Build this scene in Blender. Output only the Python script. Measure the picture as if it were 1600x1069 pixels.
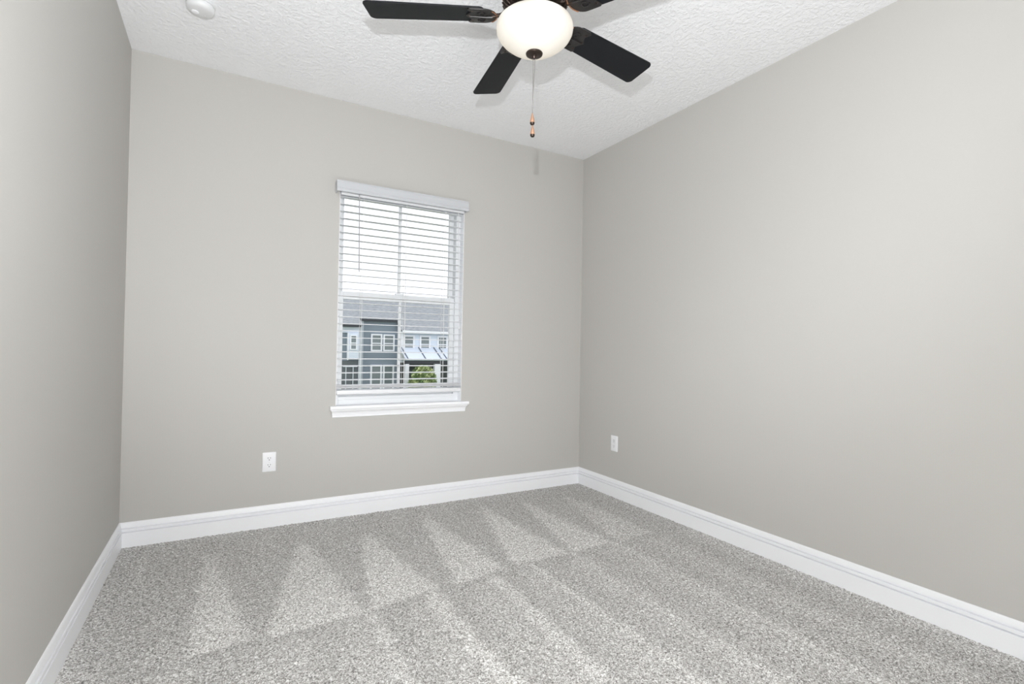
import bpy, bmesh, math, random
import numpy as np
from mathutils import Vector, Matrix

for o in list(bpy.data.objects):
    bpy.data.objects.remove(o, do_unlink=True)
scene = bpy.context.scene
col = scene.collection

# ---------------------------------------------------------------- camera
CAM = Vector((-2.6305, -3.4724, 1.1302))
YAW, PITCH, ROLL, FPX = 0.5143, 0.0112, 0.0180, 795.53
cam_d = bpy.data.cameras.new('camera')
cam = bpy.data.objects.new('camera', cam_d)
col.objects.link(cam)
cam_d.sensor_fit = 'HORIZONTAL'
cam_d.sensor_width = 36.0
cam_d.lens = 36.0 * FPX / 1600.0
cam_d.clip_start = 0.02
cam_d.clip_end = 300
_f = Vector((math.sin(YAW) * math.cos(PITCH), math.cos(YAW) * math.cos(PITCH), math.sin(PITCH)))
_r = Vector((math.cos(YAW), -math.sin(YAW), 0))
_u = _r.cross(_f)
r_ = math.cos(ROLL) * _r + math.sin(ROLL) * _u
u_ = -math.sin(ROLL) * _r + math.cos(ROLL) * _u
cam.matrix_world = Matrix(((r_.x, u_.x, -_f.x, CAM.x), (r_.y, u_.y, -_f.y, CAM.y),
                           (r_.z, u_.z, -_f.z, CAM.z), (0, 0, 0, 1)))
scene.camera = cam

# ---------------------------------------------------------------- world, lights, exposure
scene.view_settings.view_transform = 'Standard'
scene.view_settings.look = 'None'
scene.view_settings.gamma = 1.0
scene.view_settings.exposure = 0.0
scene.cycles.use_denoising = True
scene.cycles.max_bounces = 14
scene.cycles.diffuse_bounces = 10
scene.cycles.transparent_max_bounces = 12
scene.cycles.sample_clamp_indirect = 6.0
scene.cycles.caustics_reflective = False
scene.cycles.caustics_refractive = False

world = bpy.data.worlds.new('overcast_sky')
scene.world = world
world.use_nodes = True
wn = world.node_tree.nodes
wn['Background'].inputs['Color'].default_value = (0.93, 0.96, 1.0, 1)
wn['Background'].inputs['Strength'].default_value = 1.75

def lamp(name, kind, loc, energy, color=(1, 1, 1), size=0.05, target=None, angle=None):
    d = bpy.data.lights.new(name, kind)
    d.energy = energy
    d.color = color
    if kind in ('POINT', 'SPOT'):
        d.shadow_soft_size = size
    if kind == 'SPOT':
        d.spot_size = angle
        d.spot_blend = 0.6
    o = bpy.data.objects.new(name, d)
    o.location = loc
    if target is not None:
        o.rotation_euler = (Vector(target) - Vector(loc)).to_track_quat('-Z', 'Y').to_euler()
    col.objects.link(o)
    return o

# the photographer's flash just above the camera, and an added, unseen fill spot bounced off the wall behind it
FLASH = (0.955, 0.975, 1.0)
lamp('camera_flash', 'SPOT', (-2.655, -3.44, 1.43), 145, FLASH, 0.016, (-1.05, -0.1, 3.8), math.radians(135))
lamp('flash_spill', 'POINT', (-2.655, -3.44, 1.43), 32, FLASH, 0.016)
lamp('bounce_fill', 'SPOT', (-1.9, -2.9, 1.0), 256, FLASH, 0.06, (-2.1, -3.66, 0.8), math.radians(150))

# ---------------------------------------------------------------- helpers
def new_mat(name, color, rough=0.6, metal=0.0, spec=0.5, emis=None, emis_s=0.0):
    m = bpy.data.materials.new(name)
    m.use_nodes = True
    b = m.node_tree.nodes['Principled BSDF']
    b.inputs['Base Color'].default_value = (*color, 1)
    b.inputs['Roughness'].default_value = rough
    b.inputs['Metallic'].default_value = metal
    b.inputs['Specular IOR Level'].default_value = spec
    if emis:
        b.inputs['Emission Color'].default_value = (*emis, 1)
        b.inputs['Emission Strength'].default_value = emis_s
    return m

def add_bump(m, scale, strength, dist=0.002, detail=3, lo=None, hi=None, coord='Object'):
    nt = m.node_tree
    b = nt.nodes['Principled BSDF']
    tc = nt.nodes.new('ShaderNodeTexCoord')
    n = nt.nodes.new('ShaderNodeTexNoise')
    n.inputs['Scale'].default_value = scale
    n.inputs['Detail'].default_value = detail
    nt.links.new(tc.outputs[coord], n.inputs['Vector'])
    h = n.outputs['Fac']
    if lo is not None:
        r = nt.nodes.new('ShaderNodeValToRGB')
        r.color_ramp.elements[0].position = lo
        r.color_ramp.elements[1].position = hi
        nt.links.new(h, r.inputs['Fac'])
        h = r.outputs['Color']
    bp = nt.nodes.new('ShaderNodeBump')
    bp.inputs['Strength'].default_value = strength
    bp.inputs['Distance'].default_value = dist
    nt.links.new(h, bp.inputs['Height'])
    nt.links.new(bp.outputs['Normal'], b.inputs['Normal'])
    return m

class MB:
    """collects shapes and links them as one mesh object"""
    def __init__(self):
        self.bm = bmesh.new()

    def box(self, a, b, bev=0.0, seg=2, mat=None):
        x0, y0, z0 = [min(a[i], b[i]) for i in range(3)]
        x1, y1, z1 = [max(a[i], b[i]) for i in range(3)]
        t = bmesh.new()
        bmesh.ops.create_cube(t, size=1)
        for v in t.verts:
            v.co = Vector(((x0 + x1) / 2 + v.co.x * (x1 - x0), (y0 + y1) / 2 + v.co.y * (y1 - y0),
                           (z0 + z1) / 2 + v.co.z * (z1 - z0)))
        if bev > 0:
            bmesh.ops.bevel(t, geom=list(t.edges), offset=bev, segments=seg, affect='EDGES', profile=0.5)
        self._merge(t, mat)
        return self

    def _merge(self, t, mat=None):
        if mat is not None:
            for v in t.verts:
                v.co = mat @ v.co
        me = bpy.data.meshes.new('tmp')
        t.to_mesh(me)
        t.free()
        self.bm.from_mesh(me)
        bpy.data.meshes.remove(me)

    def lathe(self, prof, center=(0, 0, 0), n=48, mat=None):
        t = bmesh.new()
        rings = []
        for r, z in prof:
            if r < 1e-5:
                rings.append([t.verts.new((0, 0, z))])
            else:
                rings.append([t.verts.new((r * math.cos(2 * math.pi * i / n), r * math.sin(2 * math.pi * i / n), z))
                              for i in range(n)])
        for A, B in zip(rings, rings[1:]):
            for i in range(n):
                j = (i + 1) % n
                if len(A) == 1 and len(B) == 1:
                    continue
                if len(A) == 1:
                    t.faces.new((A[0], B[i], B[j]))
                elif len(B) == 1:
                    t.faces.new((A[i], A[j], B[0]))
                else:
                    t.faces.new((A[i], A[j], B[j], B[i]))
        bmesh.ops.recalc_face_normals(t, faces=list(t.faces))
        M = Matrix.Translation(center)
        if mat is not None:
            M = mat @ M
        self._merge(t, M)
        return self

    def prism(self, pts, depth, axis='z', bev=0.0, mat=None):
        """outline pts (a, b) extruded over depth=(d0, d1); axis tells which coordinate is the depth"""
        t = bmesh.new()
        def P(a, b, d):
            return {'z': (a, b, d), 'y': (a, d, b), 'x': (d, a, b)}[axis]
        lo = [t.verts.new(P(a, b, depth[0])) for a, b in pts]
        hi = [t.verts.new(P(a, b, depth[1])) for a, b in pts]
        t.faces.new(lo)
        t.faces.new(list(reversed(hi)))
        k = len(pts)
        for i in range(k):
            j = (i + 1) % k
            t.faces.new((lo[i], hi[i], hi[j], lo[j]))
        bmesh.ops.recalc_face_normals(t, faces=list(t.faces))
        if bev > 0:
            es = [e for e in t.edges if len(e.link_faces) == 2 and e.calc_face_angle(0) > 0.6]
            bmesh.ops.bevel(t, geom=es, offset=bev, segments=2, affect='EDGES', profile=0.5)
        self._merge(t, mat)
        return self

    def tube(self, pts, rad, n=8, mat=None):
        t = bmesh.new()
        pts = [Vector(p) for p in pts]
        rr = rad if isinstance(rad, (list, tuple)) else [rad] * len(pts)
        rings = []
        for i, p in enumerate(pts):
            d = (pts[min(i + 1, len(pts) - 1)] - pts[max(i - 1, 0)]).normalized()
            a = Vector((1, 0, 0)) if abs(d.x) < 0.9 else Vector((0, 1, 0))
            e1 = d.cross(a).normalized()
            e2 = d.cross(e1)
            rings.append([t.verts.new(p + rr[i] * (math.cos(2 * math.pi * k / n) * e1 + math.sin(2 * math.pi * k / n) * e2))
                          for k in range(n)])
        for A, B in zip(rings, rings[1:]):
            for k in range(n):
                t.faces.new((A[k], A[(k + 1) % n], B[(k + 1) % n], B[k]))
        t.faces.new(rings[0])
        t.faces.new(list(reversed(rings[-1])))
        bmesh.ops.recalc_face_normals(t, faces=list(t.faces))
        self._merge(t, mat)
        return self

    def poly(self, pts):
        self.bm.faces.new([self.bm.verts.new(p) for p in pts])
        return self

    def build(self, name, mat, parent=None, smooth=False, loc=None, rot=None):
        me = bpy.data.meshes.new(name)
        self.bm.to_mesh(me)
        self.bm.free()
        me.materials.append(mat)
        if smooth:
            for p in me.polygons:
                p.use_smooth = True
            try:
                me.set_sharp_from_angle(angle=math.radians(35))
            except Exception:
                pass
        o = bpy.data.objects.new(name, me)
        col.objects.link(o)
        if parent is not None:
            o.parent = parent
        if loc is not None:
            o.location = loc
        if rot is not None:
            o.rotation_euler = rot
        return o

def empty(name, loc=(0, 0, 0)):
    o = bpy.data.objects.new(name, None)
    o.empty_display_size = 0.05
    o.location = loc
    col.objects.link(o)
    return o

def tag(o, label, cat, group=None):
    o['label'] = label
    o['category'] = cat
    if group:
        o['group'] = group
    return o

def struct(o, label=None, cat=None):
    o['kind'] = 'structure'
    if label:
        o['label'] = label
        o['category'] = cat
    return o

# ---------------------------------------------------------------- room sizes (metres; far right corner is the origin)
W, D, H = 3.109, 3.66, 2.74          # width of the window wall, length, height
OX0, OX1, OZ0, OZ1 = -1.988, -1.094, 0.705, 2.190   # window opening
WT = 0.16                            # wall thickness

# ---------------------------------------------------------------- materials
M_wall = add_bump(new_mat('greige_wall_paint', (0.515, 0.503, 0.480), 0.75, spec=0.25), 130, 0.10, 0.002, 4)
M_ceil = add_bump(new_mat('white_knockdown_ceiling', (0.89, 0.90, 0.92), 0.85, spec=0.2), 52, 0.6, 0.004, 4, 0.42, 0.62)
M_trim = new_mat('white_semigloss_trim', (0.89, 0.90, 0.925), 0.35)
M_vinyl = new_mat('white_vinyl', (0.82, 0.835, 0.85), 0.4)
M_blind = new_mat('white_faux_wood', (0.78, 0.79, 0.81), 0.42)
M_val = new_mat('dimmed_white_valance', (0.54, 0.555, 0.58), 0.45)  # blind white darkened: dimming beside the bright window is put into the colour
M_wand = new_mat('clear_grey_wand', (0.42, 0.42, 0.44), 0.3)
M_cord = new_mat('white_cord', (0.78, 0.78, 0.78), 0.8)
M_plate = new_mat('white_plastic', (0.84, 0.845, 0.87), 0.3)
M_slot = new_mat('dark_slot', (0.03, 0.03, 0.03), 0.6)
M_screw = new_mat('painted_screw', (0.7, 0.7, 0.72), 0.35, 0.3)

M_sdet = new_mat('detector_plastic', (0.72, 0.73, 0.74), 0.3)

# carpet: heathered grey pile, lighter where the vacuum laid the pile over
M_carpet = bpy.data.materials.new('grey_heather_carpet')
M_carpet.use_nodes = True
nt = M_carpet.node_tree
B = nt.nodes['Principled BSDF']
B.inputs['Roughness'].default_value = 1.0
B.inputs['Specular IOR Level'].default_value = 0.05
tc = nt.nodes.new('ShaderNodeTexCoord')
n1 = nt.nodes.new('ShaderNodeTexNoise')
n1.inputs['Scale'].default_value = 128
n1.inputs['Detail'].default_value = 2.0
n1.inputs['Roughness'].default_value = 0.6
n1.inputs['Distortion'].default_value = 1.2
nt.links.new(tc.outputs['Object'], n1.inputs['Vector'])
ramp = nt.nodes.new('ShaderNodeValToRGB')
cr = ramp.color_ramp
cr.elements[0].position = 0.355
cr.elements[0].color = (0.205, 0.198, 0.190, 1)
cr.elements[1].position = 0.645
cr.elements[1].color = (0.88, 0.875, 0.87, 1)
e = cr.elements.new(0.50)
e.color = (0.51, 0.497, 0.482, 1)
nt.links.new(n1.outputs['Fac'], ramp.inputs['Fac'])
at = nt.nodes.new('ShaderNodeAttribute')
at.attribute_name = 'vacuum_track'
mul = nt.nodes.new('ShaderNodeVectorMath')
mul.operation = 'SCALE'
gain = nt.nodes.new('ShaderNodeMath')
gain.operation = 'MULTIPLY_ADD'
gain.inputs[1].default_value = 0.36
gain.inputs[2].default_value = 1.0
nt.links.new(at.outputs['Fac'], gain.inputs[0])
nt.links.new(ramp.outputs['Color'], mul.inputs[0])
nt.links.new(gain.outputs[0], mul.inputs['Scale'])
nt.links.new(mul.outputs[0], B.inputs['Base Color'])
bp = nt.nodes.new('ShaderNodeBump')
bp.inputs['Strength'].default_value = 0.6
bp.inputs['Distance'].default_value = 0.004
nt.links.new(n1.outputs['Fac'], bp.inputs['Height'])
nt.links.new(bp.outputs['Normal'], B.inputs['Normal'])

# ---------------------------------------------------------------- room shell
b = MB()
b.box((-W - WT, 0, -0.1), (OX0, WT, H + 0.1)).box((OX1, 0, -0.1), (WT, WT, H + 0.1))
b.box((OX0, 0, -0.1), (OX1, WT, OZ0)).box((OX0, 0, OZ1), (OX1, WT, H + 0.1))
struct(b.build('wall_back', M_wall))
struct(MB().box((0, -D - WT, -0.1), (WT, 0, H + 0.1)).build('wall_right', M_wall))
struct(MB().box((-W - WT, -D - WT, -0.1), (-W, 0, H + 0.1)).build('wall_left', M_wall))
struct(MB().box((-W, -D - WT, -0.1), (0, -D, H + 0.1)).build('wall_front', M_wall))
struct(MB().box((-W - WT, -D - WT, H), (WT, WT, H + 0.12)).build('ceiling', M_ceil))

# carpeted floor: real pile relief, with the vacuum's wedge-shaped tracks as an attribute of the pile
def carpet():
    st = 0.0075
    xs = np.arange(-W, 0 + st, st)
    ys = np.arange(-D, 0 + st, st)
    xs[-1] = 0.0
    ys[-1] = 0.0
    X, Y = np.meshgrid(xs, ys)
    rng = np.random.RandomState(3)
    Z = rng.normal(0, 0.0017, X.shape)
    Z = np.clip(Z, -0.005, 0.005)
    T = np.zeros_like(X)
    wob = 0.012 * np.sin(Y * 31 + X * 7) + 0.008 * np.sin(Y * 73 + 1)
    def soft(d, w):
        return np.clip(0.5 + d / w, 0, 1)
    # wedges: apex (ax, ay) near the window wall, base from bx0 to bx1
    wedges = [((-2.68, -0.30), (-2.705, -1.315), (-2.536, -1.305), 0.95), ((-2.215, -0.31), (-2.45, -1.32), (-2.108, -1.287), 1.0),
              ((-1.873, -0.36), (-2.044, -1.28), (-1.757, -1.245), 1.0), ((-1.456, -0.2), (-1.621, -1.222), (-1.366, -1.183), 0.95),
              ((-1.03, -0.22), (-1.275, -1.18), (-0.965, -1.174), 0.95), ((-0.70, -0.22), (-0.893, -1.165), (-0.640, -1.17), 0.85),
              ((-0.33, -0.22), (-0.572, -1.19), (-0.30, -1.15), 0.6)]
    for (ax, ay), (x0, y0), (x1, y1), s in wedges:
        t = (Y - ay) / ((y0 + y1) / 2 - ay)
        tt = np.clip(t, 0, 1.2)
        L = ax - 0.018 + (x0 - ax) * tt
        R = ax + 0.018 + (x1 - ax) * tt
        yb = y0 + (y1 - y0) * np.clip((X - x0) / (x1 - x0), 0, 1)
        m = soft(X - L + wob * 0.7, 0.03) * soft(R - X + wob * 0.7, 0.045) * soft(Y - yb + wob * 0.5, 0.02) * np.clip(t * 6 + 0.25, 0, 1) * (t > -0.06)
        T = np.maximum(T, s * (0.65 + 0.35 * np.clip(tt, 0, 1)) * m)
    # long straight tracks nearer the camera: x, width, y start, y end, strength
    lines = [(-2.345, 0.05, -1.30, -2.2, 0.40), (-2.083, 0.06, -1.30, -2.3, 0.75), (-1.775, 0.085, -1.25, -2.6, 0.95),
             (-1.47, 0.075, -1.24, -2.8, 0.85), (-1.205, 0.05, -1.2, -2.8, 0.75), (-0.935, 0.05, -1.17, -3.0, 0.6),
             (-0.625, 0.05, -1.15, -3.2, 0.6), (-0.36, 0.05, -1.1, -3.2, 0.35),
             (-2.965, 0.035, -0.22, -0.6, 0.45), (-2.44, 0.03, -0.2, -0.5, 0.3), (-2.05, 0.03, -0.16, -0.36, 0.5),
             (-1.62, 0.03, -0.12, -0.34, 0.5), (-1.28, 0.02, -0.12, -0.4, 0.4), (-1.40, 0.02, -0.12, -0.3, 0.4)]
    for x, w, ya, yb, s in lines:
        c = x + 0.012 * np.sin(Y * 3.1 + x * 9)
        m = soft(w / 2 - np.abs(X - c) + wob * 0.6, 0.035) * soft(ya - Y, 0.06) * soft(Y - yb, 0.5)
        T = np.maximum(T, 0.92 * s * m)
    # broad lighter passes between them
    lane = 0.30 * (0.5 + 0.5 * np.sin((X + 0.1) * 2 * np.pi / 0.30 + 0.8)) * soft(-1.22 - Y, 0.08)
    T = np.maximum(T, lane)
    # cross mark and darker seam where the strokes start
    seam = np.exp(-((Y - (-1.345 + (X + 2.7) * 0.075)) / 0.022) ** 2) * (X < -0.3)
    T = T - 0.30 * seam * (T < 0.4)
    cross = np.exp(-((Y - (-1.60 + (X + 2.9) * 0.12)) / 0.022) ** 2) * (X < -2.35)
    T = np.maximum(T, 0.6 * cross)
    ny, nx = X.shape
    verts = np.stack([X, Y, Z], -1).reshape(-1, 3)
    idx = np.arange(ny * nx).reshape(ny, nx)
    q = np.stack([idx[:-1, :-1], idx[:-1, 1:], idx[1:, 1:], idx[1:, :-1]], -1).reshape(-1, 4)
    me = bpy.data.meshes.new('floor')
    me.vertices.add(len(verts))
    me.vertices.foreach_set('co', verts.astype(np.float32).ravel())
    me.loops.add(q.size)
    me.loops.foreach_set('vertex_index', q.astype(np.int32).ravel())
    me.polygons.add(len(q))
    me.polygons.foreach_set('loop_start', (np.arange(len(q)) * 4).astype(np.int32))
    me.polygons.foreach_set('loop_total', np.full(len(q), 4, np.int32))
    me.update(calc_edges=True)
    me.polygons.foreach_set('use_smooth', np.ones(len(q), bool))
    a = me.attributes.new('vacuum_track', 'FLOAT', 'POINT')
    a.data.foreach_set('value', T.astype(np.float32).ravel())
    me.materials.append(M_carpet)
    o = bpy.data.objects.new('floor', me)
    col.objects.link(o)
    return struct(o)
carpet()

# baseboards, one moulded length per wall
BB = [(0, -0.012), (0.0155, -0.012), (0.0155, 0.0800), (0.0150, 0.0806), (0.0008, 0.0812), (0.0008, 0.0866), (0.0140, 0.0874),
      (0.0138, 0.1000), (0.0128, 0.1008), (0.0008, 0.1014), (0.0008, 0.1070), (0.0112, 0.1078), (0.0092, 0.118), (0.0070, 0.1280), (0.0035, 0.1348), (0, 0.1352)]
def baseboard(name, p0, p1, inward):
    b = MB()
    p0, p1, n = Vector(p0), Vector(p1), Vector(inward)
    t = bmesh.new()
    d = (p1 - p0).normalized()
    A = [t.verts.new(p0 + d * o + n * o + Vector((0, 0, z))) for o, z in BB]
    C = [t.verts.new(p1 - d * o + n * o + Vector((0, 0, z))) for o, z in BB]
    for i in range(len(BB) - 1):
        t.faces.new((A[i], A[i + 1], C[i + 1], C[i]))
    t.faces.new((A[-1], A[0], C[0], C[-1]))
    t.faces.new(A)
    t.faces.new(C)
    bmesh.ops.recalc_face_normals(t, faces=list(t.faces))
    b._merge(t)
    struct(b.build(name, M_trim))
baseboard('baseboard_back', (-W, 0, 0), (0, 0, 0), (0, -1, 0))
baseboard('baseboard_right', (0, 0, 0), (0, -D, 0), (-1, 0, 0))
baseboard('baseboard_left', (-W, -D, 0), (-W, 0, 0), (1, 0, 0))
baseboard('baseboard_front', (0, -D, 0), (-W, -D, 0), (0, 1, 0))

# ---------------------------------------------------------------- window: vinyl single-hung unit, sill and apron
win = struct(empty('window_1', ((OX0 + OX1) / 2, 0.08, OZ0)),
             'white single-hung window with a centre bar in each sash', 'window')
WL = Vector(win.location)
def wbox(mb, a, c, bev=0.003):
    return mb.box(Vector(a) - WL, Vector(c) - WL, bev)
GX0, GX1, GZ0, MR0, MR1, GZ1 = -1.936, -1.163, 0.826, 1.440, 1.492, 2.148
f = MB()
wbox(f, (OX0, 0.065, OZ0), (OX0 + 0.028, 0.15, OZ1))
wbox(f, (OX1 - 0.036, 0.065, OZ0), (OX1, 0.15, OZ1))
wbox(f, (OX0 + 0.028, 0.065, OZ0), (OX1 - 0.036, 0.15, 0.780))
wbox(f, (OX0 + 0.028, 0.057, 0.735), (OX1 - 0.036, 0.068, 0.760), 0.002)
wbox(f, (OX0 + 0.028, 0.065, GZ1 + 0.024), (OX1 - 0.036, 0.15, OZ1))
f.build('window_frame', M_vinyl, win)
M_glass = bpy.data.materials.new('window_glass')
M_glass.use_nodes = True
gt = M_glass.node_tree
for n in list(gt.nodes):
    gt.nodes.remove(n)
go = gt.nodes.new('ShaderNodeOutputMaterial')
gm = gt.nodes.new('ShaderNodeMixShader')
g1 = gt.nodes.new('ShaderNodeBsdfTransparent')
g1.inputs['Color'].default_value = (0.96, 0.96, 0.97, 1)
g2 = gt.nodes.new('ShaderNodeBsdfGlossy')
g2.inputs['Roughness'].default_value = 0.02
gf = gt.nodes.new('ShaderNodeFresnel')
gf.inputs['IOR'].default_value = 1.2
gt.links.new(gf.outputs[0], gm.inputs['Fac'])
gt.links.new(g1.outputs[0], gm.inputs[1])
gt.links.new(g2.outputs[0], gm.inputs[2])
gt.links.new(gm.outputs[0], go.inputs['Surface'])
def sash(y0, y1, z0, z1, rail_b, rail_t, stile):
    s = MB()
    xa, xb = OX0 + 0.028, OX1 - 0.036
    wbox(s, (xa, y0, z0), (GX0, y1, z1))
    wbox(s, (GX1, y0, z0), (xb, y1, z1))
    wbox(s, (GX0, y0, z0), (GX1, y1, z0 + rail_b))
    wbox(s, (GX0, y0, z1 - rail_t), (GX1, y1, z1))
    so = s.build('sash', M_vinyl, win)
    m = MB()
    xm = (GX0 + GX1) / 2 + 0.008
    wbox(m, (xm - 0.010, (y0 + y1) / 2 - 0.008, z0 + rail_b), (xm + 0.010, (y0 + y1) / 2 + 0.008, z1 - rail_t), 0.002)
    m.build('muntin', M_vinyl, so)
    g = MB()
    wbox(g, (GX0 - 0.004, (y0 + y1) / 2 - 0.0015, z0 + rail_b - 0.004), (GX1 + 0.004, (y0 + y1) / 2 + 0.0015, z1 - rail_t + 0.004), 0)
    g.build('pane', M_glass, so)
    return so
sash(0.085, 0.112, 0.780, MR1, GZ0 - 0.780, MR1 - MR0, 0.03)
sash(0.116, 0.142, MR0 + 0.004, GZ1 + 0.026, 0.045, 0.026, 0.03)
jl = MB()
wbox(jl, (OX0, 0.0005, 0.7285), (OX0 + 0.003, 0.066, OZ1), 0)
wbox(jl, (OX1 - 0.003, 0.0005, 0.7285), (OX1, 0.066, OZ1), 0)
wbox(jl, (OX0 + 0.003, 0.0005, OZ1 - 0.003), (OX1 - 0.003, 0.066, OZ1), 0)
jl.build('jamb_liner', M_trim, win)
lk = MB()
xm = (GX0 + GX1) / 2
wbox(lk, (xm - 0.03, 0.078, MR1 - 0.006), (xm + 0.03, 0.105, MR1 + 0.010), 0.003)
lk.build('sash_lock', M_vinyl, win)
st = MB()
wbox(st, (OX0, -0.005, OZ0), (OX1, 0.066, 0.7285), 0)
pts = [(-0.040, 0.7265), (-0.0385, 0.7285), (0, 0.7285), (0, 0.704), (-0.036, 0.704), (-0.040, 0.708), (-0.0425, 0.716)]
st.prism([(y - WL.y, z - WL.z) for y, z in pts], (-2.026 - WL.x, -1.046 - WL.x), 'x')
st.build('window_sill', M_trim, win)
ap = MB()
# sloping moulded apron, mitred back to the wall at both ends
prof = [(0.032, 0.704), (0.031, 0.697), (0.022, 0.690), (0.016, 0.680), (0.012, 0.665), (0.0115, 0.655), (0.006, 0.6505), (0.0, 0.6500)]
t = bmesh.new()
prof2 = [(0.0, 0.704)] + prof
xl0, xr0 = -2.004, -1.070
A = [t.verts.new(Vector((xl0 - o * 0.5, -o, z)) - WL) for o, z in prof2]
C = [t.verts.new(Vector((xr0 + o * 0.5, -o, z)) - WL) for o, z in prof2]
for i in range(len(prof2)):
    j = (i + 1) % len(prof2)
    t.faces.new((A[i], A[j], C[j], C[i]))
t.faces.new(A)
t.faces.new(C)
bmesh.ops.recalc_face_normals(t, faces=list(t.faces))
ap._merge(t)
ap.build('window_apron', M_trim, win)

# ---------------------------------------------------------------- horizontal blind
bl = tag(empty('window_blind', ((OX0 + OX1) / 2, 0, OZ1)), 'white horizontal blind with open slats and a valance, hung in the window', 'blind')
BLc = Vector(bl.location)
def bbox(mb, a, c, bev=0.0):
    return mb.box(Vector(a) - BLc, Vector(c) - BLc, bev)
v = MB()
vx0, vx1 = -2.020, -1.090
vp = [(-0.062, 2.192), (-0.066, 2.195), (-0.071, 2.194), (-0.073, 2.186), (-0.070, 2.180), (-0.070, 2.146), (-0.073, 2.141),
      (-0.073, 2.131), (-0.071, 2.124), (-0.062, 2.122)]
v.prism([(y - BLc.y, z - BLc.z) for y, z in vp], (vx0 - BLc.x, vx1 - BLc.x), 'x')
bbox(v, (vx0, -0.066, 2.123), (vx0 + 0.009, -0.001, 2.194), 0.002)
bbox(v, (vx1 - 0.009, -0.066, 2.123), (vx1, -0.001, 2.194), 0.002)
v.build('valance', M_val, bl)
hr = MB()
bbox(hr, (OX0 + 0.006, -0.022, 2.1345), (OX1 - 0.006, 0.040, 2.172), 0.0)
bbox(hr, (OX0 + 0.006, -0.010, 2.118), (OX1 - 0.006, 0.052, 2.134), 0.002)
hr.build('headrail', M_blind, bl)
# slats
sl = MB()
SX0, SX1 = OX0 + 0.005, OX1 - 0.006
SLY, SLW, TILT = 0.022, 0.050, math.radians(2.0)
zs = [2.108 - 0.0466 * k for k in range(27)]
zs = [z for z in zs if z > 0.893] + [0.861, 0.855, 0.849, 0.843]
for z in zs:
    hw = SLW / 2
    pr = []
    n = 8
    for i in range(n + 1):
        s = -1 + 2 * i / n
        pr.append((s * hw, 0.0015 + 0.0022 * (1 - s * s)))
    for i in range(n, -1, -1):
        s = -1 + 2 * i / n
        pr.append((s * hw, -0.0012 + 0.0022 * (1 - s * s)))
    ct, sn = math.cos(TILT), math.sin(TILT)
    sl.prism([(SLY + a * ct - h * sn - BLc.y, z + a * sn + h * ct - BLc.z) for a, h in pr], (SX0 - BLc.x, SX1 - BLc.x), 'x')
sl.build('slats', M_blind, bl, smooth=True)
br = MB()
bbox(br, (SX0, -0.004, 0.799), (SX1, 0.047, 0.829), 0.006)
br.build('bottom_rail', M_blind, bl, smooth=True)
LX = (-1.833, -1.534, -1.243)
for x in LX:
    c = MB()
    for y in (SLY - 0.026, SLY + 0.026):
        c.tube([Vector((x, y, 2.12)) - BLc, Vector((x, y, 0.826)) - BLc], 0.0013, 6)
    c.tube([Vector((x + 0.006, SLY, 2.12)) - BLc, Vector((x + 0.006, SLY, 0.826)) - BLc], 0.0010, 6)
    for z in zs:
        c.tube([Vector((x, SLY - 0.026, z - 0.0035)) - BLc, Vector((x, SLY + 0.026, z - 0.0005)) - BLc], 0.0008, 4)
    c.build('ladder_cord', M_cord, bl)
wd = MB()
wd.tube([Vector((-1.870, -0.034, 2.150)) - BLc, Vector((-1.869, -0.034, 2.05)) - BLc, Vector((-1.861, -0.030, 1.63)) - BLc,
         Vector((-1.8605, -0.030, 1.615)) - BLc], [0.0025, 0.0042, 0.0042, 0.003], 8)
wd.build('tilt_wand', M_wand, bl, smooth=True)
for dx, zt in ((0.0, 1.30), (0.010, 1.22)):
    c = MB()
    c.tube([Vector((-1.150 + dx * 0.3, -0.014, 2.12)) - BLc, Vector((-1.134 + dx * 0.5, -0.014, 1.46)) - BLc, Vector((-1.128 + dx * 2.2, -0.014, zt)) - BLc], 0.0013, 6)
    co = c.build('lift_cord', M_cord, bl)
    k = MB()
    k.lathe([(0.0, 0.0), (0.0022, 0.0), (0.0035, -0.012), (0.0058, -0.034), (0.0062, -0.040), (0.004, -0.042), (0, -0.042)],
            Vector((-1.128 + dx * 2.2, -0.014, zt + 0.002)) - BLc, 14)
    k.build('cord_tassel', M_plate, co, smooth=True)

# ---------------------------------------------------------------- ceiling fan with light
M_blade = add_bump(new_mat('matte_black_blade', (0.008, 0.009, 0.011), 0.5, spec=0.2), 60, 0.05, 0.001)
M_bronze = new_mat('oil_rubbed_bronze', (0.055, 0.040, 0.033), 0.32, 0.75)
M_iron = new_mat('blackened_iron', (0.022, 0.020, 0.020), 0.38, 0.3)
M_copper = new_mat('copper_highlight', (0.55, 0.27, 0.15), 0.3, 0.9)
M_chain = new_mat('dark_chain', (0.30, 0.29, 0.28), 0.35, 0.8)
M_pull = new_mat('burnished_copper', (0.62, 0.36, 0.24), 0.28, 0.85)
M_bowl = new_mat('frosted_glass_lit', (0.46, 0.455, 0.445), 0.35, emis=(1.0, 0.89, 0.70), emis_s=0.40)

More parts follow.
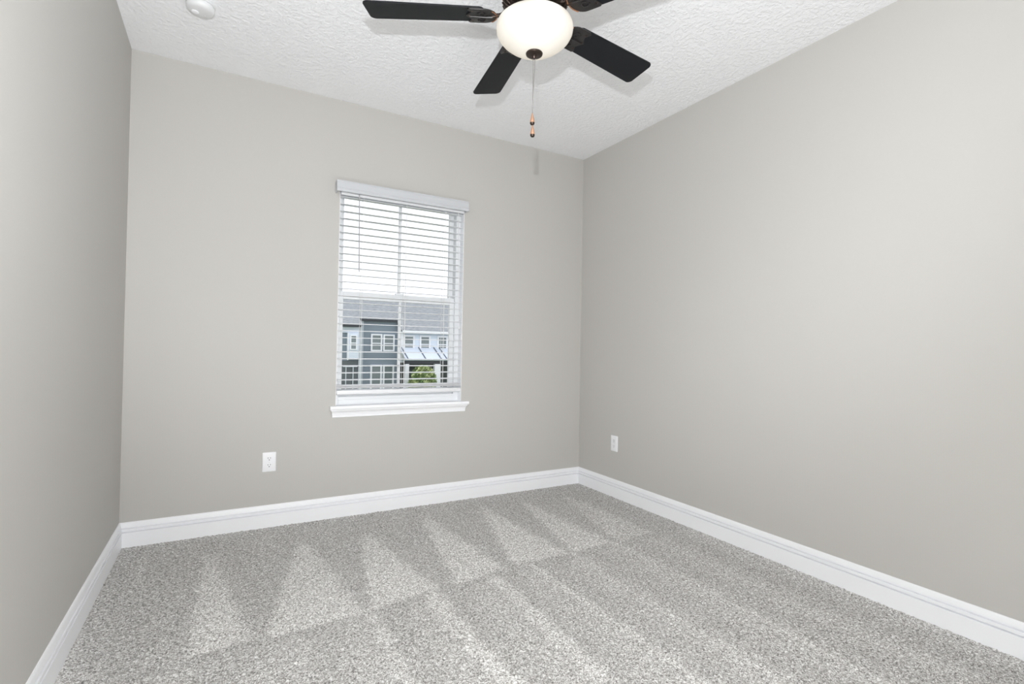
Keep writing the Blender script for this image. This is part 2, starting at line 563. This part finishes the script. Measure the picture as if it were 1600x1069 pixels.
FX, FY, BZ, PH = -1.592, -1.771, 2.438, math.radians(8.56)
fan = tag(empty('ceiling_fan', (FX, FY, H)), 'black five-blade ceiling fan with a lit white bowl, hung from the ceiling', 'ceiling fan')
Z = lambda z: z - H
MB().lathe([(0, Z(2.7395)), (0.068, Z(2.7395)), (0.068, Z(2.728)), (0.060, Z(2.712)), (0.040, Z(2.692)), (0.022, Z(2.685)), (0, Z(2.685))]).build('canopy', M_bronze, fan, True)
MB().lathe([(0, Z(2.69)), (0.0125, Z(2.69)), (0.0125, Z(2.60)), (0, Z(2.60))], n=20).build('downrod', M_bronze, fan, True)
mh = MB().lathe([(0, Z(2.618)), (0.030, Z(2.618)), (0.045, Z(2.606)), (0.090, Z(2.594)), (0.118, Z(2.578)), (0.128, Z(2.555)), (0.128, Z(2.520)),
            (0.124, Z(2.515)), (0.128, Z(2.510)), (0.127, Z(2.492)), (0.118, Z(2.474)), (0.100, Z(2.463)), (0.080, Z(2.458)), (0, Z(2.458))], n=64).build('motor_housing', M_bronze, fan, True)
# raised cooling ribs round the housing's lower shoulder
rb = MB()
for i in range(36):
    a = 2 * math.pi * i / 36
    M = Matrix.Rotation(a, 4, 'Z')
    rb.tube([(0.088, 0, Z(2.4585)), (0.106, 0, Z(2.464)), (0.121, 0, Z(2.475)), (0.1295, 0, Z(2.492))], 0.0028, 6, mat=M)
rb.build('vent_ribs', M_bronze, mh, True)
MB().lathe([(0.129, Z(2.521)), (0.1315, Z(2.5185)), (0.1315, Z(2.5125)), (0.129, Z(2.510))], n=64).build('trim_ring', M_copper, mh, True)
MB().lathe([(0, Z(2.462)), (0.062, Z(2.462)), (0.064, Z(2.448)), (0.056, Z(2.440)), (0.056, Z(2.424)), (0.100, Z(2.418)), (0.136, Z(2.412)), (0.137, Z(2.404)), (0, Z(2.404))], n=48).build('light_fitter', M_bronze, fan, True)
bowl_prof = [(0.128, 2.4135), (0.139, 2.411), (0.1465, 2.404), (0.1505, 2.394), (0.1510, 2.384), (0.1490, 2.371), (0.1420, 2.357), (0.1300, 2.343),
             (0.1120, 2.328), (0.0900, 2.314), (0.0690, 2.302), (0.0480, 2.294), (0.0280, 2.2905), (0.0, 2.290)]
MB().lathe([(r, Z(z)) for r, z in bowl_prof], n=72).build('glass_bowl', M_bowl, fan, True)
MB().lathe([(0, Z(2.293)), (0.031, Z(2.293)), (0.0335, Z(2.289)), (0.032, Z(2.2845)), (0.025, Z(2.281)), (0.016, Z(2.282)), (0.010, Z(2.280)),
            (0.0085, Z(2.272)), (0.005, Z(2.268)), (0, Z(2.2675))], n=36).build('finial', M_bronze, fan, True)
# pull chains
for (x0, y0, x1, y1, zk) in ((0.003, -0.002, -0.003, 0.001, 2.052), (-0.003, 0.002, -0.001, 0.001, 2.005)):
    c = MB()
    p0, p1 = Vector((x0, y0, Z(2.272))), Vector((x1, y1, Z(zk)))
    c.tube([p0, p1], 0.0014, 6)
    nb = int((p0 - p1).length / 0.0062)
    for i in range(nb):
        p = p0.lerp(p1, i / nb)
        c.lathe([(0, 0.0022), (0.0017, 0.0013), (0.0022, 0), (0.0017, -0.0013), (0, -0.0022)], p, 8)
    ch = c.build('pull_chain', M_chain, fan, True)
    k = MB()
    k.lathe([(0, 0.002), (0.0022, 0.0015), (0.0034, -0.004), (0.0052, -0.012), (0.0080, -0.024), (0.0092, -0.032), (0.0094, -0.036)], p1, 20)
    ko = k.build('pull_knob', M_pull, ch, True)
    t_ = MB()
    t_.lathe([(0.0094, -0.036), (0.0091, -0.039), (0.0076, -0.043), (0.0045, -0.0455), (0, -0.046)], p1, 20)
    t_.build('knob_tip', M_bronze, ch, True)

# blades and their irons
def blade_outline():
    r0, r1 = 0.200, 0.658
    w0, w1 = 0.060, 0.073
    pts = []
    def arc(cx, cy, rad, a0, a1, n=7):
        for i in range(n + 1):
            a = math.radians(a0 + (a1 - a0) * i / n)
            pts.append((cx + rad * math.cos(a), cy + rad * math.sin(a)))
    arc(r1 - 0.026, -w1 + 0.024, 0.024, -90, -8)
    arc(r1 - 0.022, w1 - 0.024, 0.024, 8, 90)
    arc(r0 + 0.022, w0 - 0.022, 0.022, 90, 180)
    arc(r0 + 0.022, -w0 + 0.022, 0.022, 180, 270)
    return pts
def iron_outline():
    # rounded bracket plate: round towards the hub, two shoulders on the blade
    pts = []
    for i in range(17):
        a = math.radians(90 + 180 * i / 16)
        pts.append((0.205 + 0.056 * math.cos(a), 0.060 * math.sin(a)))
    pts += [(0.232, -0.0605), (0.256, -0.0605), (0.264, -0.052), (0.250, -0.030), (0.262, -0.012), (0.272, 0), (0.262, 0.012), (0.250, 0.030),
            (0.264, 0.052), (0.256, 0.0605), (0.232, 0.0605)]
    return pts
for k in range(5):
    ang = PH + math.radians(72 * k)
    RZ = Matrix.Rotation(ang, 4, 'Z') @ Matrix.Translation((0, 0, Z(BZ))) @ Matrix.Rotation(math.radians(-11), 4, 'X')
    m = MB()
    m.prism(blade_outline(), (-0.003, 0.003), 'z', 0.0012, mat=RZ)
    bo = m.build('blade', M_blade, fan)
    m = MB()
    m.prism(iron_outline(), (-0.0085, -0.0034), 'z', 0.0012, mat=RZ)
    # scroll relief on the plate's underside
    for sy in (-1, 1):
        sp = []
        for i in range(15):
            a = math.radians(20 + 300 * i / 14)
            rr = 0.018 * (1 - 0.55 * i / 14)
            sp.append((0.208 + rr * math.cos(a), sy * (0.022 + rr * math.sin(a) * 0.9), -0.0105))
        m.tube(sp, 0.0026, 6, mat=RZ)
    m.tube([(0.166, 0, -0.010), (0.19, 0, -0.0115), (0.255, 0, -0.0095)], [0.006, 0.0045, 0.003], 8, mat=RZ)
    io = m.build('blade_iron', M_iron, bo, True)
    m = MB()
    R0 = Matrix.Rotation(ang, 4, 'Z')
    m.tube([(0.095, 0, Z(2.462)), (0.120, 0, Z(2.449)), (0.140, 0, Z(2.436)), (0.168, 0, Z(2.431))], [0.0095, 0.0085, 0.0075, 0.0085], 10, mat=R0)
    m.build("iron_arm", M_bronze, bo, True)
    m = MB()
    rim = [(0.205 + 0.056 * math.cos(math.radians(130 + 100 * i / 12)), 0.060 * math.sin(math.radians(130 + 100 * i / 12)), -0.0085) for i in range(13)]
    m.tube(rim, 0.0026, 6, mat=RZ)
    m.build('iron_rim', M_copper, io, True)
    for sx, sy in ((0.246, 0.040), (0.246, -0.040), (0.258, 0)):
        m = MB()
        m.lathe([(0, -0.0112), (0.004, -0.0105), (0.0052, -0.0085), (0.0052, -0.006)], (sx, sy, 0), 12, mat=RZ)
        m.build('iron_screw', M_bronze, bo, True)

# ---------------------------------------------------------------- smoke detector
sd = tag(empty('smoke_detector', (-2.762, -0.640, H)), 'round white smoke detector on the ceiling near the left wall', 'smoke detector')
MB().lathe([(0, -0.0005), (0.060, -0.0005), (0.062, -0.003), (0.062, -0.010), (0.060, -0.012), (0, -0.012)], n=56).build('mounting_base', M_sdet, sd, True)
MB().lathe([(0.054, -0.011), (0.0545, -0.018), (0.0590, -0.019), (0.0595, -0.024), (0.058, -0.031), (0.053, -0.037), (0.044, -0.041), (0.024, -0.043), (0, -0.0435)], n=56).build('cover', M_sdet, sd, True)
sv = MB()
for i in range(36):
    a = 2 * math.pi * i / 36
    sv.box((0.052, -0.0015, -0.0178), (0.0560, 0.0015, -0.0118), mat=Matrix.Rotation(a, 4, 'Z'))
sv.build('vent_fins', M_sdet, sd)
MB().lathe([(0, -0.0490), (0.010, -0.0485), (0.0150, -0.0460), (0.0165, -0.040), (0.0165, -0.036)], (-0.022, 0.008, 0), 28).build('test_button', M_plate, sd, True)
MB().lathe([(0, -0.0455), (0.002, -0.045), (0.003, -0.042)], (0.016, 0.022, 0), 12).build('indicator_light', M_screw, sd, True)

# ---------------------------------------------------------------- electrical outlets
def outlet():
    """built facing -y round the plate's centre on the wall"""
    root = empty('electrical_outlet')
    p = MB()
    p.box((-0.0385, -0.0065, -0.060), (0.0385, -0.0002, 0.060), 0.0035, 3)
    p.build('cover_plate', M_plate, root, True)
    for z in (0.0205, -0.0205):
        r = MB()
        pts = []
        for i in range(28):
            a = 2 * math.pi * i / 28
            pts.append((0.0175 * math.cos(a), z + max(-0.0135, min(0.0135, 0.0175 * math.sin(a)))))
        r.prism(pts, (-0.0088, -0.006), 'y')
        ro = r.build('receptacle', M_plate, root)
        s = MB()
        s.box((-0.0079, -0.0092, z + 0.0005), (-0.0056, -0.0085, z + 0.0090))
        s.box((0.0056, -0.0092, z + 0.0012), (0.0079, -0.0085, z + 0.0085))
        hole = [(0.0029 * math.cos(2 * math.pi * i / 12), z - 0.0068 + 0.0029 * math.sin(2 * math.pi * i / 12)) for i in range(12)]
        s.prism(hole, (-0.0092, -0.0085), 'y')
        s.build('slots', M_slot, ro)
    MB().prism([(0.003 * math.cos(2 * math.pi * i / 12), 0.003 * math.sin(2 * math.pi * i / 12)) for i in range(12)], (-0.0075, -0.0055), 'y').build('screw', M_screw, root)
    return root
def copy_tree(o, parent=None):
    c = o.copy()
    col.objects.link(c)
    if parent is not None:
        c.parent = parent
    for ch in o.children:
        copy_tree(ch, c)
    return c
oa = outlet()
oa.location = (-2.374, 0, 0.399)
tag(oa, 'white duplex outlet low on the window wall, left of the window', 'outlet', 'wall outlets')
ob = copy_tree(oa)
ob.location = (0, -0.451, 0.408)
ob.rotation_euler = (0, 0, -math.pi / 2)
tag(ob, 'white outlet low on the right wall near the corner', 'outlet', 'wall outlets')

# ---------------------------------------------------------------- outside: townhouse across the way
M_shingle = bpy.data.materials.new('grey_shingles')
M_shingle.use_nodes = True
nt = M_shingle.node_tree
B = nt.nodes['Principled BSDF']
B.inputs['Roughness'].default_value = 0.95
tc = nt.nodes.new('ShaderNodeTexCoord')
mp = nt.nodes.new('ShaderNodeMapping')
mp.inputs['Scale'].default_value = (1.2, 1.2, 9.0)
n1 = nt.nodes.new('ShaderNodeTexNoise')
n1.inputs['Scale'].default_value = 3.5
n1.inputs['Detail'].default_value = 5
rp = nt.nodes.new('ShaderNodeValToRGB')
rp.color_ramp.elements[0].position = 0.3
rp.color_ramp.elements[0].color = (0.21, 0.225, 0.235, 1)
rp.color_ramp.elements[1].position = 0.7
rp.color_ramp.elements[1].color = (0.37, 0.385, 0.395, 1)
nt.links.new(tc.outputs['Object'], mp.inputs['Vector'])
nt.links.new(mp.outputs['Vector'], n1.inputs['Vector'])
nt.links.new(n1.outputs['Fac'], rp.inputs['Fac'])
nt.links.new(rp.outputs['Color'], B.inputs['Base Color'])

def siding_mat(name, ca, cb, per):
    m = bpy.data.materials.new(name)
    m.use_nodes = True
    nt = m.node_tree
    B = nt.nodes['Principled BSDF']
    B.inputs['Roughness'].default_value = 0.7
    tc = nt.nodes.new('ShaderNodeTexCoord')
    wv = nt.nodes.new('ShaderNodeTexWave')
    wv.wave_type = 'BANDS'
    wv.bands_direction = 'Z'
    wv.wave_profile = 'SAW'
    wv.inputs['Scale'].default_value = 1 / per / 3.1416 / 2 * 3.1416
    rp = nt.nodes.new('ShaderNodeValToRGB')
    rp.color_ramp.elements[0].color = (*ca, 1)
    rp.color_ramp.elements[1].color = (*cb, 1)
    nt.links.new(tc.outputs['Object'], wv.inputs['Vector'])
    nt.links.new(wv.outputs['Fac'], rp.inputs['Fac'])
    nt.links.new(rp.outputs['Color'], B.inputs['Base Color'])
    bp = nt.nodes.new('ShaderNodeBump')
    bp.inputs['Distance'].default_value = 0.02
    nt.links.new(wv.outputs['Fac'], bp.inputs['Height'])
    nt.links.new(bp.outputs['Normal'], B.inputs['Normal'])
    return m
M_slate = siding_mat('slate_lap_siding', (0.25, 0.295, 0.345), (0.29, 0.34, 0.39), 0.2)
M_pale = siding_mat('pale_board_siding', (0.72, 0.78, 0.88), (0.76, 0.82, 0.91), 0.3)
M_owhite = new_mat('exterior_white_trim', (0.86, 0.87, 0.90), 0.5)
M_ogrey = new_mat('light_grey_trim', (0.52, 0.565, 0.60), 0.6)
M_ofascia = new_mat('dark_fascia', (0.035, 0.04, 0.045), 0.6)
M_metal = new_mat('pale_blue_metal_roof', (0.66, 0.72, 0.81), 0.5)
M_seam = new_mat('roof_seam', (0.10, 0.12, 0.15), 0.5)
M_opane = add_bump(new_mat('exterior_window_pane', (0.20, 0.235, 0.24), 0.15, spec=0.5), 1.2, 0.02, 0.02)
M_porch_shade = new_mat('porch_shade', (0.12, 0.135, 0.14), 0.8)  # porch shade put into the colour of flat dark sheets

th = tag(empty('townhouse', (6.5, 30, -3.0)), 'grey-roofed townhouse across the way, seen through the window', 'house')
TL = Vector(th.location)
def tb(mb, a, c, bev=0):
    return mb.box(Vector(a) - TL, Vector(c) - TL, bev)
def tpoly_slab(mb, quad, th_=0.12):
    q = [Vector(p) - TL for p in quad]
    n = (q[1] - q[0]).cross(q[2] - q[0]).normalized() * th_
    t = bmesh.new()
    A = [t.verts.new(p) for p in q]
    C = [t.verts.new(p - n) for p in q]
    t.faces.new(A)
    t.faces.new(list(reversed(C)))
    for i in range(len(q)):
        j = (i + 1) % len(q)
        t.faces.new((A[i], C[i], C[j], A[j]))
    bmesh.ops.recalc_face_normals(t, faces=list(t.faces))
    mb._merge(t)
GZ = -3.0
m = MB(); tb(m, (0.5, 30.25, GZ), (5.0, 38, 2.45)); m.build('left_wall', M_slate, th)
m = MB(); tb(m, (5.0, 30.75, GZ), (7.72, 38, 2.90)); m.build('middle_wall', M_slate, th)
m = MB(); tb(m, (7.70, 30.05, 0.0), (14, 38, 2.15)); tb(m, (7.7, 32.0, GZ), (14, 38, 0.0)); m.build('right_wall', M_pale, th)
rf = MB()
tpoly_slab(rf, [(0.0, 29.8, 2.45), (5.1, 29.8, 2.45), (5.1, 34, 4.735), (0.0, 34, 4.735)])
tpoly_slab(rf, [(5.1, 30.58, 2.875), (7.6, 30.58, 2.875), (7.6, 34, 4.735), (5.1, 34, 4.735)])
tpoly_slab(rf, [(7.62, 29.7, 2.20), (14.3, 29.7, 2.20), (14.3, 34, 4.74), (7.62, 34, 4.74)])
rf.build('roof', M_shingle, th)
m = MB(); tb(m, (5.1, 30.5, 2.72), (7.6, 30.6, 2.87)); tb(m, (0.3, 29.72, 2.28), (5.0, 29.82, 2.40)); m.build('fascia', M_ofascia, th)
m = MB(); tb(m, (7.70, 29.6, 1.98), (14.3, 29.72, 2.16)); m.build('gutter', M_owhite, th)
m = MB()
tb(m, (4.96, 30.10, GZ), (5.16, 30.24, 2.30))
tb(m, (5.14, 30.60, GZ), (5.36, 30.74, 2.72))
m.build('corner_board', M_ogrey, th)
m = MB(); tb(m, (7.70, 29.95, 0.2), (7.86, 30.05, 2.0)); m.build('edge_board', M_owhite, th)
m = MB(); tb(m, (3.9, 30.1, 1.90), (5.0, 30.26, 2.28)); m.build('gable_panel', M_pale, th)
def twin(x0, x1, z0, z1, y, fr=0.10, mid=True, panes=1):
    f = MB()
    tb(f, (x0, y - 0.08, z0), (x0 + fr, y + 0.02, z1)); tb(f, (x1 - fr, y - 0.08, z0), (x1, y + 0.02, z1))
    tb(f, (x0 + fr, y - 0.08, z0), (x1 - fr, y + 0.02, z0 + fr)); tb(f, (x0 + fr, y - 0.08, z1 - fr), (x1 - fr, y + 0.02, z1))
    if mid:
        zm = z0 + (z1 - z0) * 0.46
        tb(f, (x0 + fr, y - 0.06, zm - 0.035), (x1 - fr, y + 0.02, zm + 0.035))
    fo = f.build('window', M_owhite, th)
    p = MB(); tb(p, (x0 + fr, y - 0.02, z0 + fr), (x1 - fr, y + 0.01, z1 - fr))
    p.build('pane', M_opane, fo)
S = 30.75
def sx(x, y): return CAM.x + (x - CAM.x) * (y - CAM.y) / (30 - CAM.y)
def sz(z, y): return CAM.z + (z - CAM.z) * (y - CAM.y) / (30 - CAM.y)
for (x0, z1, x1, z0) in ((5.69, 1.87, 6.43, 0.73), (6.50, 1.86, 7.26, 0.74)):
    twin(sx(x0, S), sx(x1, S), sz(z0, S), sz(z1, S), S)
for (x0, z1, x1, z0) in ((5.69, -0.15, 6.45, -2.6), (6.52, -0.15, 7.26, -2.6)):
    twin(sx(x0, S), sx(x1, S), sz(z0, S), sz(z1, S), S, 0.11)
for (x0, z1, x1, z0) in ((7.88, 1.86, 8.66, 0.70), (9.02, 1.86, 9.80, 0.72), (10.30, 1.86, 11.08, 0.74), (11.5, 1.86, 12.3, 0.74)):
    twin(x0, x1, z0, z1, 30.05, 0.11)
# narrow white bay on the left
m = MB(); tb(m, (4.22, 29.95, 0.20), (4.92, 30.25, 1.90)); m.build('bay', M_pale, th)
twin(4.36, 4.80, 0.80, 1.76, 29.95, 0.07)
m = MB(); tb(m, (4.20, 29.90, 0.15), (4.28, 29.96, 1.9)); m.build('bay_trim', M_owhite, th)
m = MB(); tb(m, (0.6, 30.16, -2.8), (4.90, 30.24, 0.10)); m.build('left_porch_shade', M_porch_shade, th)  # flat dark sheet in place of the porch's shade
m = MB()
for x in (4.15, 4.60):
    tb(m, (x, 30.08, -2.6), (x + 0.06, 30.15, -0.3))
for z in (-0.3,):
    tb(m, (4.0, 30.08, z), (4.90, 30.14, z + 0.06))
m.build('porch_screen', M_ogrey, th)
# right porch: pale standing-seam roof, dark sheet for the shade inside, columns
pr = MB()
tpoly_slab(pr, [(7.62, 28.5, 0.265), (14.2, 28.5, 0.265), (14.2, 30.04, 1.02), (7.62, 30.04, 1.02)], 0.08)
po = pr.build('porch_roof', M_metal, th)
for x in (7.75, 8.95, 10.05, 10.45, 11.6):
    sm = MB()
    sm.tube([Vector((x, 30.02, 1.04)) - TL, Vector((x, 28.5, 0.285)) - TL], 0.035, 6)
    sm.build('roof_seam', M_seam, po)
m = MB(); tb(m, (7.52, 31.9, -2.9), (13.9, 31.98, 0.0)); m.build('porch_back_shade', M_porch_shade, th)
m = MB(); tb(m, (7.55, 28.55, -0.05), (14.2, 28.65, 0.16)); m.build('porch_beam', M_ofascia, th)
for x in (7.62, 9.60, 11.2):
    m = MB(); tb(m, (x, 28.55, GZ), (x + (0.22 if x != 9.60 else 0.42), 28.85, -0.05)); m.build('porch_column', M_owhite, th)

# shrub in front of the porch
def shrub(cx, cy, cz, rx, ry, rz, n, seed):
    rnd = random.Random(seed)
    t = bmesh.new()
    for _ in range(n):
        u, v_ = rnd.uniform(-1, 1), rnd.uniform(0, 2 * math.pi)
        rr = rnd.uniform(0.6, 1.0)
        s = math.sqrt(1 - u * u)
        p = Vector((rx * rr * s * math.cos(v_), ry * rr * s * math.sin(v_), rz + rz * rr * u))
        a = Vector((rnd.gauss(0, 1), rnd.gauss(0, 1), rnd.gauss(0, 1))).normalized()
        c = a.orthogonal().normalized()
        d = a.cross(c)
        L, w = rnd.uniform(0.09, 0.17), rnd.uniform(0.04, 0.07)
        t.faces.new([t.verts.new(p - c * L), t.verts.new(p + d * w), t.verts.new(p + c * L), t.verts.new(p - d * w)])
    m = MB()
    m._merge(t)
    M_leaf = bpy.data.materials.get('shrub_leaves')
    if M_leaf is None:
        M_leaf = new_mat('shrub_leaves', (0.26, 0.36, 0.12), 0.6)
        nt = M_leaf.node_tree
        n1 = nt.nodes.new('ShaderNodeTexNoise')
        n1.inputs['Scale'].default_value = 2.2
        rp = nt.nodes.new('ShaderNodeValToRGB')
        rp.color_ramp.elements[0].position = 0.35
        rp.color_ramp.elements[0].color = (0.10, 0.19, 0.06, 1)
        rp.color_ramp.elements[1].position = 0.62
        rp.color_ramp.elements[1].color = (0.50, 0.56, 0.27, 1)
        tc = nt.nodes.new('ShaderNodeTexCoord')
        nt.links.new(tc.outputs['Object'], n1.inputs['Vector'])
        nt.links.new(n1.outputs['Fac'], rp.inputs['Fac'])
        nt.links.new(rp.outputs['Color'], nt.nodes['Principled BSDF'].inputs['Base Color'])
    root = empty('shrub', (cx, cy, cz))
    o = m.build('foliage', M_leaf, root)
    M_bark = bpy.data.materials.get('bark') or new_mat('bark', (0.16, 0.12, 0.09), 0.9)
    s = MB()
    for i in range(5):
        a = i * 1.26
        s.tube([(0.05 * math.cos(a), 0.05 * math.sin(a), 0), (0.5 * rx * math.cos(a), 0.5 * ry * math.sin(a), rz * 1.2)], [0.035, 0.015], 6)
    s.build('stem', M_bark, root)
    return root
tag(shrub(8.45, 27.6, GZ, 0.95, 0.8, 1.48, 2600, 5), 'green leafy shrub in front of the townhouse porch', 'shrub')

M_lawn = add_bump(new_mat('lawn', (0.16, 0.21, 0.10), 0.95), 8, 0.5, 0.05)
g = MB()
g.box((-40, 2, GZ - 0.2), (60, 80, GZ))
struct(g.build('ground', M_lawn), 'lawn between the window and the townhouse', 'lawn')
